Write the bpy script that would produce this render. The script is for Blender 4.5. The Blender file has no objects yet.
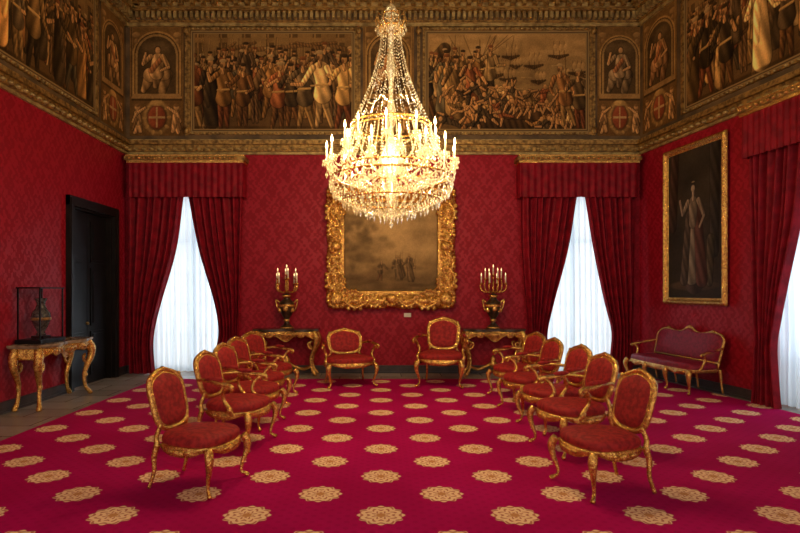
import bpy, math, random
import numpy as np
from mathutils import Vector, Matrix
random.seed(7)
R = np.random.RandomState(5)
F=560.0; HC=1.7; D=11.47; VX=381.0; HY=290.0
scene=bpy.context.scene
pi=math.pi
# ---------------------------------------------------------------- frames
class Fr:
    def __init__(s,o,sd,n): s.o=Vector(o); s.sd=Vector(sd).normalized(); s.n=Vector(n).normalized()
    def P(s,a,off,z): 
        v=s.o+s.sd*a+s.n*off; return Vector((v.x,v.y,z))
XL=-5.22; XR=5.30
BK=Fr((XL,D,0),(1,0,0),(0,-1,0))
LF=Fr((XL,D,0),(0,-1,0),(1,0,0))
_d=Vector((.54,-3.67,0)).normalized()
RT=Fr((XR,D,0),_d,(_d.y,-_d.x,0))
def bs(px,off=0): return (px-VX)*(D-off)/F-XL
def bz(py,off=0): return HC+(HY-py)*(D-off)/F
def rs(px,off=0):
    k=(px-VX)/F; o=RT.o+RT.n*off
    return (k*o.y-o.x)/(RT.sd.x-k*RT.sd.y)
def rz(px,py,off=0):
    p=RT.P(rs(px,off),off,0); return HC+(HY-py)*p.y/F
# ---------------------------------------------------------------- node helpers
def newmat(name):
    m=bpy.data.materials.new(name); m.use_nodes=True
    nt=m.node_tree; b=nt.nodes['Principled BSDF']; return m,nt,b
def M(nt,op,a,b=None,c=None):
    n=nt.nodes.new('ShaderNodeMath'); n.operation=op
    for i,v in enumerate((a,b,c)):
        if v is None: continue
        if isinstance(v,(int,float)): n.inputs[i].default_value=v
        else: nt.links.new(v,n.inputs[i])
    return n.outputs[0]
def mix(nt,f,a,b):
    n=nt.nodes.new('ShaderNodeMix'); n.data_type='RGBA'
    for s,v in ((n.inputs[0],f),(n.inputs[6],a),(n.inputs[7],b)):
        if isinstance(v,(int,float)): s.default_value=v
        elif isinstance(v,tuple): s.default_value=(v[0],v[1],v[2],1)
        else: nt.links.new(v,s)
    return n.outputs[2]
def xyz(nt):
    tc=nt.nodes.new('ShaderNodeTexCoord'); s=nt.nodes.new('ShaderNodeSeparateXYZ')
    nt.links.new(tc.outputs['Object'],s.inputs[0]); return tc.outputs['Object'],s.outputs
def noise(nt,vec,scale,detail=3,rough=.5):
    n=nt.nodes.new('ShaderNodeTexNoise'); n.inputs['Scale'].default_value=scale
    n.inputs['Detail'].default_value=detail; n.inputs['Roughness'].default_value=rough
    if vec is not None: nt.links.new(vec,n.inputs['Vector'])
    return n.outputs[0]
def bump(nt,b,h,strength=.3,dist=.02):
    n=nt.nodes.new('ShaderNodeBump'); n.inputs['Strength'].default_value=strength
    n.inputs['Distance'].default_value=dist
    nt.links.new(h,n.inputs['Height']); nt.links.new(n.outputs[0],b.inputs['Normal'])
def ramp(nt,f,lo,hi):
    n=nt.nodes.new('ShaderNodeMapRange'); n.interpolation_type='SMOOTHSTEP'
    n.inputs[1].default_value=lo; n.inputs[2].default_value=hi
    nt.links.new(f,n.inputs[0]); return n.outputs[0]
def simple(name,c1,c2=None,rough=.6,metal=0,scale=20,bmp=0,bscale=None,spec=None):
    m,nt,b=newmat(name); v,_=xyz(nt)
    if c2 is None: c2=tuple(x*.7 for x in c1)
    f=ramp(nt,noise(nt,v,scale,4),.3,.7)
    nt.links.new(mix(nt,f,c2,c1),b.inputs['Base Color'])
    b.inputs['Roughness'].default_value=rough; b.inputs['Metallic'].default_value=metal
    if spec is not None: b.inputs['Specular IOR Level'].default_value=spec
    if bmp: bump(nt,b,noise(nt,v,bscale or scale*2,4),bmp)
    return m
def emis(name,c,s):
    m,nt,b=newmat(name); b.inputs['Base Color'].default_value=(*c,1)
    b.inputs['Emission Color'].default_value=(*c,1); b.inputs['Emission Strength'].default_value=s; return m
GOLD=simple('gilt_wood',(1.0,.62,.18),(.48,.23,.045),.24,.88,34,.7,60)
GOLDD=simple('gilt_dark',(.52,.31,.085),(.14,.075,.02),.42,.6,14,.6,45)
GOLDC=simple('gilt_cornice',(.54,.39,.14),(.22,.145,.05),.5,.35,9,.4,40)
OCHRE=simple('frieze_plaster',(.17,.10,.038),(.06,.036,.014),.7,0,3,.2,30)
DARKW=simple('dark_wood',(.012,.008,.006),(.006,.004,.003),.45,0,6,spec=.25)
BLACK=simple('black_lacquer',(.008,.007,.007),(.005,.004,.004),.4,0,6,spec=.22)
MARB=simple('dark_marble',(.09,.055,.035),(.03,.02,.014),.2,0,7)
MARBL=simple('pale_marble',(.36,.27,.17),(.18,.12,.07),.25,0,8)
VELV=simple('red_velvet_upholstery',(.37,.024,.022),(.20,.012,.013),.7,0,25,.25,90,spec=.2)
VELVM=simple('crimson_silk',(.30,.016,.045),(.17,.009,.024),.5,0,22,.2,80,spec=.25)
CURT=simple('curtain_crimson',(.27,.0065,.018),(.15,.0038,.011),.6,0,7,.1,60,spec=.15)
IVORY=simple('candle_wax',(.85,.75,.55),(.8,.68,.45),.5)
FLAME=emis('candle_bulb_glow',(1,.66,.28),26)
BRONZE=simple('patinated_bronze',(.10,.06,.03),(.03,.02,.012),.35,.6,14,.3)
WHITEF=simple('painted_window_frame',(.5,.5,.5),(.42,.42,.42),.5)
BASE=simple('baseboard_stone',(.05,.035,.032),(.025,.018,.018),.5,0,6)
LABEL=simple('label_card',(.7,.65,.5),(.65,.6,.5),.6)
CEILM=simple('ceiling_gilt',(.30,.20,.07),(.14,.09,.03),.6,.2,4,.3,20)
def damask():
    m,nt,b=newmat('red_damask'); v,s=xyz(nt)
    u=M(nt,'ADD',s[0],s[1]); a=M(nt,'MULTIPLY',u,2*pi/.44); c=M(nt,'MULTIPLY',s[2],2*pi/.58)
    C=lambda k,x: M(nt,'COSINE',M(nt,'MULTIPLY',x,k))
    f=M(nt,'MULTIPLY',M(nt,'MULTIPLY',C(1,a),C(1,c)),.55)
    f=M(nt,'ADD',f,M(nt,'MULTIPLY',M(nt,'MULTIPLY',C(3,a),C(2,c)),.75))
    f=M(nt,'ADD',f,M(nt,'MULTIPLY',M(nt,'MULTIPLY',C(4,a),C(5,c)),.75))
    f=M(nt,'ADD',f,M(nt,'MULTIPLY',M(nt,'SUBTRACT',noise(nt,v,16,3),.5),6.0))
    k=ramp(nt,f,-.2,.4)
    nt.links.new(mix(nt,k,(.255,.0042,.014),(.335,.0072,.021)),b.inputs['Base Color'])
    nt.links.new(M(nt,'SUBTRACT',.62,M(nt,'MULTIPLY',k,.18)),b.inputs['Roughness'])
    b.inputs['Specular IOR Level'].default_value=.22
    bump(nt,b,k,.12,.008); return m
DAM=damask()
def carpet():
    m,nt,b=newmat('carpet_medallions'); v,s=xyz(nt)
    S=1.003; T=.876; masks=[];inn=[];core=[]
    for o in (0,.5):
        u=M(nt,'SUBTRACT',M(nt,'FRACT',M(nt,'ADD',M(nt,'DIVIDE',s[0],S),.5+o+20)),.5)
        w=M(nt,'SUBTRACT',M(nt,'FRACT',M(nt,'ADD',M(nt,'DIVIDE',M(nt,'SUBTRACT',s[1],4.194),T),.5+o+20)),.5)
        u=M(nt,'MULTIPLY',u,S); w=M(nt,'MULTIPLY',w,T)
        r=M(nt,'SQRT',M(nt,'ADD',M(nt,'MULTIPLY',u,u),M(nt,'MULTIPLY',w,w)))
        th=M(nt,'ARCTAN2',w,u)
        sc=M(nt,'COSINE',M(nt,'MULTIPLY',th,12)); sc2=M(nt,'COSINE',M(nt,'MULTIPLY',th,8))
        rr=M(nt,'SUBTRACT',r,M(nt,'MULTIPLY',sc,.012))
        masks.append(ramp(nt,rr,.176,.162))
        ring=M(nt,'COSINE',M(nt,'ADD',M(nt,'MULTIPLY',r,120),M(nt,'MULTIPLY',sc2,1.8)))
        inn.append(ramp(nt,M(nt,'MULTIPLY',ring,M(nt,'ADD',sc,1.3)),.2,.8))
        core.append(ramp(nt,r,.04,.03))
    mk=M(nt,'MAXIMUM',*masks)
    pat=M(nt,'ADD',M(nt,'MULTIPLY',inn[0],masks[0]),M(nt,'MULTIPLY',inn[1],masks[1]))
    cr_=M(nt,'MAXIMUM',*core)
    n1=noise(nt,v,1.2,3); n2=noise(nt,v,160,2)
    q=M(nt,'MULTIPLY',M(nt,'COSINE',M(nt,'MULTIPLY',s[0],2*pi/.125)),M(nt,'COSINE',M(nt,'MULTIPLY',s[1],2*pi/.11)))
    q=ramp(nt,q,.35,.7)
    g=mix(nt,ramp(nt,n1,.3,.7),(.40,.004,.085),(.48,.006,.115))
    g=mix(nt,M(nt,'MULTIPLY',q,.35),g,(.28,.003,.06))
    g=mix(nt,M(nt,'MULTIPLY',n2,.35),g,(.28,.002,.06))
    med=mix(nt,pat,(.88,.61,.35),(.54,.20,.12))
    med=mix(nt,cr_,med,(.60,.27,.10))
    nt.links.new(mix(nt,mk,g,med),b.inputs['Base Color'])
    b.inputs['Roughness'].default_value=.95; b.inputs['Specular IOR Level'].default_value=.05
    bump(nt,b,n2,.3,.005); return m
CARP=carpet()
def stone():
    m,nt,b=newmat('stone_flags'); v,s=xyz(nt)
    br=nt.nodes.new('ShaderNodeTexBrick'); nt.links.new(v,br.inputs['Vector'])
    br.inputs['Scale'].default_value=1; br.inputs['Brick Width'].default_value=.8; br.inputs['Row Height'].default_value=.5
    br.inputs['Mortar Size'].default_value=.008
    br.inputs['Color1'].default_value=(.42,.355,.30,1); br.inputs['Color2'].default_value=(.29,.24,.20,1); br.inputs['Mortar'].default_value=(.08,.065,.05,1)
    c=mix(nt,M(nt,'MULTIPLY',noise(nt,v,6,5),.5),br.outputs[0],(.20,.165,.135))
    nt.links.new(c,b.inputs['Base Color']); b.inputs['Roughness'].default_value=.26; return m
STONE=stone()
def sheer():
    m,nt,b=newmat('sheer_voile'); nt.nodes.remove(b); out=nt.nodes['Material Output']
    tr=nt.nodes.new('ShaderNodeBsdfTranslucent'); tr.inputs[0].default_value=(.82,.93,1,1)
    df=nt.nodes.new('ShaderNodeBsdfDiffuse'); df.inputs[0].default_value=(.75,.85,.95,1)
    tp=nt.nodes.new('ShaderNodeBsdfTransparent')
    a=nt.nodes.new('ShaderNodeMixShader'); a.inputs[0].default_value=.3
    nt.links.new(tr.outputs[0],a.inputs[1]); nt.links.new(df.outputs[0],a.inputs[2])
    c=nt.nodes.new('ShaderNodeMixShader'); c.inputs[0].default_value=.86
    nt.links.new(tp.outputs[0],c.inputs[1]); nt.links.new(a.outputs[0],c.inputs[2])
    nt.links.new(c.outputs[0],out.inputs[0]); return m
SHEER=sheer()
def crystal():
    m,nt,b=newmat('crystal'); nt.nodes.remove(b); out=nt.nodes['Material Output']
    v,s=xyz(nt)
    tr=nt.nodes.new('ShaderNodeBsdfTranslucent'); tr.inputs[0].default_value=(.9,.82,.60,1)
    gl=nt.nodes.new('ShaderNodeBsdfGlossy'); gl.inputs[0].default_value=(1,.94,.78,1); gl.inputs[1].default_value=.10
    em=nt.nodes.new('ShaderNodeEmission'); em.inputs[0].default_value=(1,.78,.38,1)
    nt.links.new(M(nt,'MULTIPLY',ramp(nt,noise(nt,v,42,1),.57,.70),1.5),em.inputs[1])  # sparkle painted in: noise specks of the crystal emit their own warm light
    tp=nt.nodes.new('ShaderNodeBsdfTransparent')
    def mx(f,x,y):
        q=nt.nodes.new('ShaderNodeMixShader'); q.inputs[0].default_value=f
        nt.links.new(x.outputs[0],q.inputs[1]); nt.links.new(y.outputs[0],q.inputs[2]); return q
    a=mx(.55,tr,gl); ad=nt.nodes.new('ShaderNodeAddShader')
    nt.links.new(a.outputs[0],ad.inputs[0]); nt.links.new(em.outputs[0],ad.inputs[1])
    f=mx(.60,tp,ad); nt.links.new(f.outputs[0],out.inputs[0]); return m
CRYS=crystal()
def glassm():
    m,nt,b=newmat('clear_glass'); nt.nodes.remove(b); out=nt.nodes['Material Output']
    gl=nt.nodes.new('ShaderNodeBsdfGlossy'); gl.inputs[1].default_value=.03
    tp=nt.nodes.new('ShaderNodeBsdfTransparent'); q=nt.nodes.new('ShaderNodeMixShader'); q.inputs[0].default_value=.04
    nt.links.new(tp.outputs[0],q.inputs[1]); nt.links.new(gl.outputs[0],q.inputs[2]); nt.links.new(q.outputs[0],out.inputs[0]); return m
GLASS=glassm()
def paintm():
    m,nt,b=newmat('oil_paint'); a=nt.nodes.new('ShaderNodeVertexColor'); a.layer_name='Col'
    v,s=xyz(nt); nt.links.new(a.outputs[0],b.inputs['Base Color']); b.inputs['Roughness'].default_value=.6
    b.inputs['Specular IOR Level'].default_value=.12
    bump(nt,b,noise(nt,v,40,3),.1,.01); return m
PAINT=paintm()
# ---------------------------------------------------------------- mesh builder
def cr(pts,n,closed=False):
    P=[np.array(p,float) for p in pts]; out=[]; N=len(P)
    segs=N if closed else N-1
    for i in range(segs):
        if closed: p0,p1,p2,p3=P[i-1],P[i],P[(i+1)%N],P[(i+2)%N]
        else: p0,p1,p2,p3=P[max(i-1,0)],P[i],P[i+1],P[min(i+2,N-1)]
        for k in range(n):
            t=k/n
            out.append(.5*((2*p1)+(-p0+p2)*t+(2*p0-5*p1+4*p2-p3)*t*t+(-p0+3*p1-3*p2+p3)*t**3))
    if not closed: out.append(P[-1])
    return out
class MB:
    def __init__(s): s.v=[];s.f=[];s.m=[];s.s=[]
    def add(s,vs,fs,mat=0,smooth=True):
        o=len(s.v)
        s.v+= [tuple(v) for v in vs]
        for f in fs: s.f.append(tuple(i+o for i in f)); s.m.append(mat); s.s.append(smooth)
    def hexa(s,c,mat=0):
        s.add(c,[(0,3,2,1),(4,5,6,7),(0,1,5,4),(1,2,6,5),(2,3,7,6),(3,0,4,7)],mat,False)
    def box(s,x0,x1,y0,y1,z0,z1,mat=0):
        s.hexa([(x0,y0,z0),(x1,y0,z0),(x1,y1,z0),(x0,y1,z0),(x0,y0,z1),(x1,y0,z1),(x1,y1,z1),(x0,y1,z1)],mat)
    def fbox(s,fr,a0,a1,o0,o1,z0,z1,mat=0):
        s.hexa([fr.P(a0,o0,z0),fr.P(a1,o0,z0),fr.P(a1,o1,z0),fr.P(a0,o1,z0),fr.P(a0,o0,z1),fr.P(a1,o0,z1),fr.P(a1,o1,z1),fr.P(a0,o1,z1)],mat)
    def tube(s,pts,rad,n=8,mat=0,closed=False,sm=5,flat=1.0):
        if isinstance(rad,(int,float)): rad=[rad]*len(pts)
        q=[(*p,r) for p,r in zip(pts,rad)]
        if sm>1: q=cr(q,sm,closed)
        P=[Vector(a[:3]) for a in q]; rr=[max(a[3],.0005) for a in q]; N=len(P)
        T=[]
        for i in range(N):
            if closed: t=P[(i+1)%N]-P[i-1]
            else: t=P[min(i+1,N-1)]-P[max(i-1,0)]
            T.append(t.normalized() if t.length>1e-9 else Vector((0,0,1)))
        up=Vector((0,0,1)) if abs(T[0].z)<.9 else Vector((1,0,0))
        nn=(up-T[0]*up.dot(T[0])).normalized(); vs=[]
        for i in range(N):
            nn=nn-T[i]*nn.dot(T[i]); nn.normalize(); b=T[i].cross(nn)
            for k in range(n):
                a=2*pi*k/n; vs.append(P[i]+nn*math.cos(a)*rr[i]+b*math.sin(a)*rr[i]*flat)
        fs=[]
        for i in range(N if closed else N-1):
            j=(i+1)%N
            for k in range(n): fs.append((i*n+k,i*n+(k+1)%n,j*n+(k+1)%n,j*n+k))
        if not closed: fs.append(tuple(range(n))[::-1]); fs.append(tuple((N-1)*n+k for k in range(n)))
        s.add(vs,fs,mat)
    def lathe(s,prof,c=(0,0,0),n=16,mat=0,lobes=0,amp=0):
        vs=[];fs=[]
        for r,z in prof:
            for k in range(n):
                a=2*pi*k/n; q=r*(1+amp*math.cos(lobes*a)); vs.append((c[0]+q*math.cos(a),c[1]+q*math.sin(a),c[2]+z))
        for i in range(len(prof)-1):
            for k in range(n): fs.append((i*n+k,i*n+(k+1)%n,(i+1)*n+(k+1)%n,(i+1)*n+k))
        fs.append(tuple(range(n))[::-1]); fs.append(tuple((len(prof)-1)*n+k for k in range(n)))
        s.add(vs,fs,mat)
    def ell(s,c,r,mat=0,n=10,m=6,rot=None):
        vs=[];fs=[]
        for i in range(m+1):
            p=pi*i/m
            for k in range(n):
                a=2*pi*k/n; v=Vector((r[0]*math.sin(p)*math.cos(a),r[1]*math.sin(p)*math.sin(a),r[2]*math.cos(p)))
                vs.append(v+Vector(c))
        for i in range(m):
            for k in range(n): fs.append((i*n+k,(i+1)*n+k,(i+1)*n+(k+1)%n,i*n+(k+1)%n))
        s.add(vs,fs,mat)
    def octa(s,c,r,h,mat=0):
        x,y,z=c; s.add([(x,y,z+h),(x+r,y,z),(x,y+r,z),(x-r,y,z),(x,y-r,z),(x,y,z-h)],
          [(0,1,2),(0,2,3),(0,3,4),(0,4,1),(5,2,1),(5,3,2),(5,4,3),(5,1,4)],mat,False)
    def dome(s,outl,fmap,layers,mat=0):
        n=len(outl); cu=sum(p[0] for p in outl)/n; cv=sum(p[1] for p in outl)/n
        vs=[];fs=[]
        for sc,h in layers:
            for u,v in outl: vs.append(fmap(cu+(u-cu)*sc,cv+(v-cv)*sc,h))
        for i in range(len(layers)-1):
            for k in range(n): fs.append((i*n+k,i*n+(k+1)%n,(i+1)*n+(k+1)%n,(i+1)*n+k))
        L=len(layers)-1
        vs.append(fmap(cu,cv,layers[-1][1])); 
        for k in range(n): fs.append((L*n+k,L*n+(k+1)%n,len(vs)-1))
        s.add(vs,fs,mat)
    def grid(s,nu,nv,fn,mat=0):
        vs=[fn(i/nu,j/nv) for j in range(nv+1) for i in range(nu+1)]
        fs=[(j*(nu+1)+i,j*(nu+1)+i+1,(j+1)*(nu+1)+i+1,(j+1)*(nu+1)+i) for j in range(nv) for i in range(nu)]
        s.add(vs,fs,mat)
    def mesh(s,name,mats):
        me=bpy.data.meshes.new(name); me.from_pydata(s.v,[],s.f)
        for m in mats: me.materials.append(m)
        me.polygons.foreach_set('material_index',s.m); me.polygons.foreach_set('use_smooth',s.s); me.update(); return me
    def obj(s,name,mats): return put(name,s.mesh(name,mats))
def put(name,me,loc=(0,0,0),rz_=0,sc=1):
    o=bpy.data.objects.new(name,me); o.location=loc; o.rotation_euler=(0,0,rz_)
    o.scale=(sc,sc,sc) if isinstance(sc,(int,float)) else sc
    scene.collection.objects.link(o); return o
# ---------------------------------------------------------------- room shell
ZR=bz(155); ZC=7.08; ZT=7.7; YF=-2.5
LEN=D-YF
W1=(bs(143),bs(230)); W2=(bs(533),bs(626)); ZW=3.75
def wall(fr,name,length,holes,th=.5):
    mb=MB(); cuts=sorted(holes); a=-.0
    for h0,h1,hz in cuts:
        mb.fbox(fr,a,h0,-th,0,0,ZR,0); mb.fbox(fr,h0,h1,-th,0,hz,ZR,0); a=h1
    mb.fbox(fr,a,length,-th,0,0,ZR,0)
    mb.fbox(fr,0,length,-th,0,ZR,ZT,1)
    return mb.obj(name,[DAM,OCHRE])
wall(BK,'wall_back',XR-XL,[(W1[0],W1[1],ZW),(W2[0],W2[1],ZW)])
DD=(D-11.0,D-9.27)
wall(LF,'wall_left',LEN,[(DD[0]+.14,DD[1]-.14,3.12)])
SW=(3.15,4.75)
wall(RT,'wall_right',LEN/.98,[(SW[0],SW[1],ZW)])
mb=MB(); mb.box(XL-1,XR+3,YF,D+1,-.1,0); mb.obj('floor',[STONE])
mb=MB(); mb.box(XL-.5,XR+3,YF,D+.5,ZT,ZT+.15)
for i in range(9):
    x=XL+.9+i*1.15; mb.box(x-.08,x+.08,YF,D-.9,ZT-.1,ZT,1)
for j in range(10):
    y=D-.95-j*1.3; mb.box(XL+.5,XR+1.5,y-.08,y+.08,ZT-.1,ZT,1)
mb.obj('ceiling',[CEILM,GOLDC])
mb=MB(); p=RT.P(.1,.10,0); q=RT.P(LEN/.98-.1,.10,0)
c=[(-4.25,YF,.001),(q.x,YF,.001),(p.x,10.62,.001),(-4.25,10.62,.001)]
mb.hexa(c+[(a,b_,.014) for a,b_,z in c]); mb.obj('carpet',[CARP])
def corn(fr,L,name):
    mb=MB()
    for z0,z1,o,m in ((ZC,ZC+.07,.06,0),(ZC+.07,ZC+.10,.10,1),(ZC+.24,ZC+.28,.24,1),(ZC+.28,ZC+.36,.30,0),(ZC+.36,ZC+.42,.42,1),(ZC+.42,ZC+.56,.50,0),(ZC+.56,ZT-.001,.58,1)):
        mb.fbox(fr,0,L,0,o,z0,z1,m)
    mb.fbox(fr,0,L,0,.10,ZC+.10,ZC+.24,2)
    k=int(L/.11)
    for i in range(k):
        a=.05+i*.11; mb.fbox(fr,a,a+.06,.10,.20,ZC+.11,ZC+.24,0)
    k=int(L/.22)
    for i in range(k):
        a=.1+i*.22; mb.fbox(fr,a,a+.09,.30,.40,ZC+.285,ZC+.36,1)
        mb.fbox(fr,a,a+.13,.50,.52,ZC+.45,ZC+.53,1)
    mb.obj(name,[GOLDC,GOLDD,OCHRE])
    mb=MB(); z=ZR
    for z0,z1,o,m in ((z,z+.05,.05,1),(z+.05,z+.13,.11,0),(z+.13,z+.19,.07,0),(z+.19,z+.27,.13,0),(z+.27,z+.31,.05,1)):
        mb.fbox(fr,0,L,0,o,z0,z1,m)
    for i in range(int(L/.16)):
        p=fr.P(.08+i*.16,.115,z+.09); mb.ell(p,(.055,.055,.03),1,6,4)
    mb.obj('trim_frieze_'+name[5:],[GOLDD,GOLDC])
corn(BK,XR-XL,'trim_cornice_back'); corn(LF,LEN,'trim_cornice_left'); corn(RT,LEN/.98,'trim_cornice_right')
def baseb(fr,segs,name):
    mb=MB()
    for a,b_ in segs:
        mb.fbox(fr,a,b_,0,.035,0,.16); mb.fbox(fr,a,b_,0,.05,0,.04)
    mb.obj(name,[BASE])
baseb(BK,[(0,W1[0]),(W1[1],W2[0]),(W2[1],XR-XL)],'baseboard_back')
baseb(LF,[(0,DD[0]),(DD[1],LEN)],'baseboard_left')
baseb(RT,[(0,SW[0]),(SW[1],LEN)],'baseboard_right')
mb=MB(); a0,a1=DD
mb.fbox(LF,a0,a0+.14,-.02,.07,0,3.28); mb.fbox(LF,a1-.14,a1,-.02,.07,0,3.28); mb.fbox(LF,a0,a1,-.02,.075,3.12,3.28)
mb.fbox(LF,a0+.02,a0+.06,.07,.09,0,3.24); mb.fbox(LF,a1-.06,a1-.02,.07,.09,0,3.24)
mb.fbox(LF,a0+.141,a0+.17,-.34,-.0,0,3.119); mb.fbox(LF,a1-.17,a1-.141,-.34,-.0,0,3.119); mb.fbox(LF,a0+.17,a1-.17,-.34,0,3.09,3.119)
m0=(a0+a1)/2
for x0,x1 in ((a0+.17,m0-.005),(m0+.005,a1-.17)):
    mb.fbox(LF,x0,x1,-.16,-.10,0,3.09,1)
    for z0,z1 in ((.15,.95),(1.05,2.1),(2.2,2.95)):
        mb.fbox(LF,x0+.1,x1-.1,-.10,-.08,z0,z1,1); mb.fbox(LF,x0+.15,x1-.15,-.08,-.065,z0+.05,z1-.05,1)
mb.ell(LF.P(m0+.06,-.06,1.1),(.03,.03,.03),2)
mb.obj('door_1',[DARKW,BLACK,GOLDD])
def window(fr,a0,a1,name,ztop=ZW):
    mb=MB(); o0,o1=-.46,-.40
    mb.fbox(fr,a0,a0+.07,o0,o1,0,ztop); mb.fbox(fr,a1-.07,a1,o0,o1,0,ztop)
    mb.fbox(fr,a0,a1,o0,o1,0,.1); mb.fbox(fr,a0,a1,o0,o1,ztop-.08,ztop); mb.fbox(fr,a0,a1,o0,o1,2.7,2.78)
    m0=(a0+a1)/2; mb.fbox(fr,m0-.05,m0+.05,o0,o1,0,ztop)
    for q in (.25,.75):
        x=a0+(a1-a0)*q; mb.fbox(fr,x-.015,x+.015,o0,o1,0,ztop)
    for z in (.75,1.4,2.05): mb.fbox(fr,a0,a1,o0+.01,o1-.01,z-.015,z+.015)
    mb.fbox(fr,a0+.07,a1-.07,-.435,-.43,.1,ztop-.08,1)
    mb.obj(name,[WHITEF,GLASS])
    mb=MB()
    nf=int((a1-a0)/.13)
    def fn(u,v):
        z=.02+v*(ztop-.06)
        off=-.14+.05*math.sin(2*pi*nf*u+math.sin(v*2.5+u*9)*1.2)+.02*math.sin(2*pi*nf*2.3*u+v*3)
        return fr.P(a0+.01+(a1-a0-.02)*u,off,z)
    mb.grid(nf*12,14,fn); mb.obj('sheer_curtain',[SHEER])
window(BK,*W1,'window_1'); window(BK,*W2,'window_2'); window(RT,*SW,'window_3')
def empty(name,loc):
    o=bpy.data.objects.new(name,None); o.location=loc; scene.collection.objects.link(o); return o
def adopt(ch,par):
    ch.parent=par; ch.matrix_parent_inverse=Matrix.Translation(-Vector(par.location))
def curtain(par,fr,tab,name,nf=7,off=.17,amp=.055,seed=0):
    zs=[t[0] for t in tab][::-1]; ou=[t[1] for t in tab][::-1]; inn=[t[2] for t in tab][::-1]
    z1,z0=tab[0][0],tab[-1][0]
    rr=random.Random(seed); ph=[rr.uniform(0,6) for _ in range(4)]
    mb=MB()
    def fn(u,v,back=0):
        z=z0+(z1-z0)*v
        a=np.interp(z,zs,ou); b=np.interp(z,zs,inn)
        w=abs(b-a); am=amp*(1 if w>.45 else .8+.2*w/.45)
        uu=u+.02*math.sin(u*13+ph[0])+.03*math.sin(v*3+u*5+ph[1])*(u*(1-u)*4)
        o=off+am*math.sin(2*pi*nf*uu+ph[2])+.02*math.sin(2*pi*nf*.43*uu+v*4+ph[3])
        o+=.03*(1-v)**4
        return fr.P(a+(b-a)*u,o-back,z)
    mb.grid(nf*12,40,fn); mb.grid(nf*12,40,lambda u,v:fn(u,v,.012))
    adopt(mb.obj(name,[CURT]),par)
def T(rows,k=BK):
    out=[]
    for y,a,b in rows:
        out.append((bz(y,.17),bs(a,.17),bs(b,.17)))
    z,a,b=out[-1]; out[-1]=(.02,a,b); return out
def smooth_rows(r):
    q=cr(r,5); return [tuple(x) for x in q]
C1=empty('velvet_curtains',BK.P((W1[0]+W1[1])/2,.1,0)); C2=empty('velvet_curtains',BK.P((W2[0]+W2[1])/2,.1,0)); C3=empty('velvet_curtains',RT.P(4,.1,0))
curtain(C1,BK,T(smooth_rows([(186,128,184),(200,128,182),(250,128,175),(300,128,161),(330,129,154),(350,129,153),(377,130,156)])),'drape_left',7,seed=1)
curtain(C1,BK,T(smooth_rows([(186,242,187),(200,242,189),(250,241,199),(300,240,214),(330,239,219),(350,239,216),(377,240,208)])),'drape_right',7,seed=2)
curtain(C2,BK,T(smooth_rows([(186,521,578),(200,521,576),(250,522,568),(300,526,555),(330,528,548),(350,528,548),(377,527,550)])),'drape_left',7,seed=3)
curtain(C2,BK,T(smooth_rows([(186,636,583),(200,636,586),(250,635,594),(300,634,604),(330,632,611),(350,632,610),(377,632,607)])),'drape_right',7,seed=4)
def TR(rows):
    out=[]
    for y,a,b in rows:
        out.append((rz((a+b)/2,y,.17),rs(a,.17),rs(b,.17)))
    z,a,b=out[-1]; out[-1]=(.02,a,b); return out
curtain(C3,RT,TR(smooth_rows([(130,748,806),(160,748,804),(220,750,798),(280,753,786),(320,756,779),(350,757,776),(410,754,782)])),'drape_left',8,seed=5)
curtain(C3,RT,[(3.9,5.05,4.15),(2.5,5.05,4.45),(1.4,5.05,4.75),(.02,5.05,4.65)],'drape_right',8,seed=6)
def pelmet(par,fr,a0,a1,zb,zt,name,n):
    mb=MB(); L=a1-a0; dp=.30
    def fn(u,v):
        t=u*(L+2*dp)
        z=zb+(zt-zb)*v; r=.016*math.sin(2*pi*n*u)*(1-.5*v)
        if t<dp: return fr.P(a0+r,t,z)
        if t>dp+L: return fr.P(a1+r,dp-(t-dp-L),z)
        return fr.P(a0+t-dp,dp+r,z)
    mb.grid(n*8,8,fn,0)
    mb.grid(n*8,1,lambda u,v:Vector(fn(u,0))+Vector((0,0,(v-1)*.04)),0)
    mb.fbox(fr,a0-.02,a1+.02,0,dp+.03,zt,zt+.05,1); mb.fbox(fr,a0-.05,a1+.05,0,dp+.07,zt+.05,zt+.12,2); mb.fbox(fr,a0-.03,a1+.03,0,dp+.05,zt+.12,zt+.16,1)
    for i in range(int(L/.1)): mb.ell(fr.P(a0+.05+i*.1,dp+.075,zt+.085),(.035,.035,.025),1,6,4)
    adopt(mb.obj(name,[CURT,GOLD,GOLDD]),par)
pelmet(C1,BK,bs(128,.3),bs(243,.3),bz(195,.3),bz(163,.3),'pelmet',22)
pelmet(C2,BK,bs(520,.3),bs(638,.3),bz(195,.3),bz(163,.3),'pelmet',22)
pelmet(C3,RT,rs(742,.3),5.1,3.72,4.3,'pelmet',26)
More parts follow.
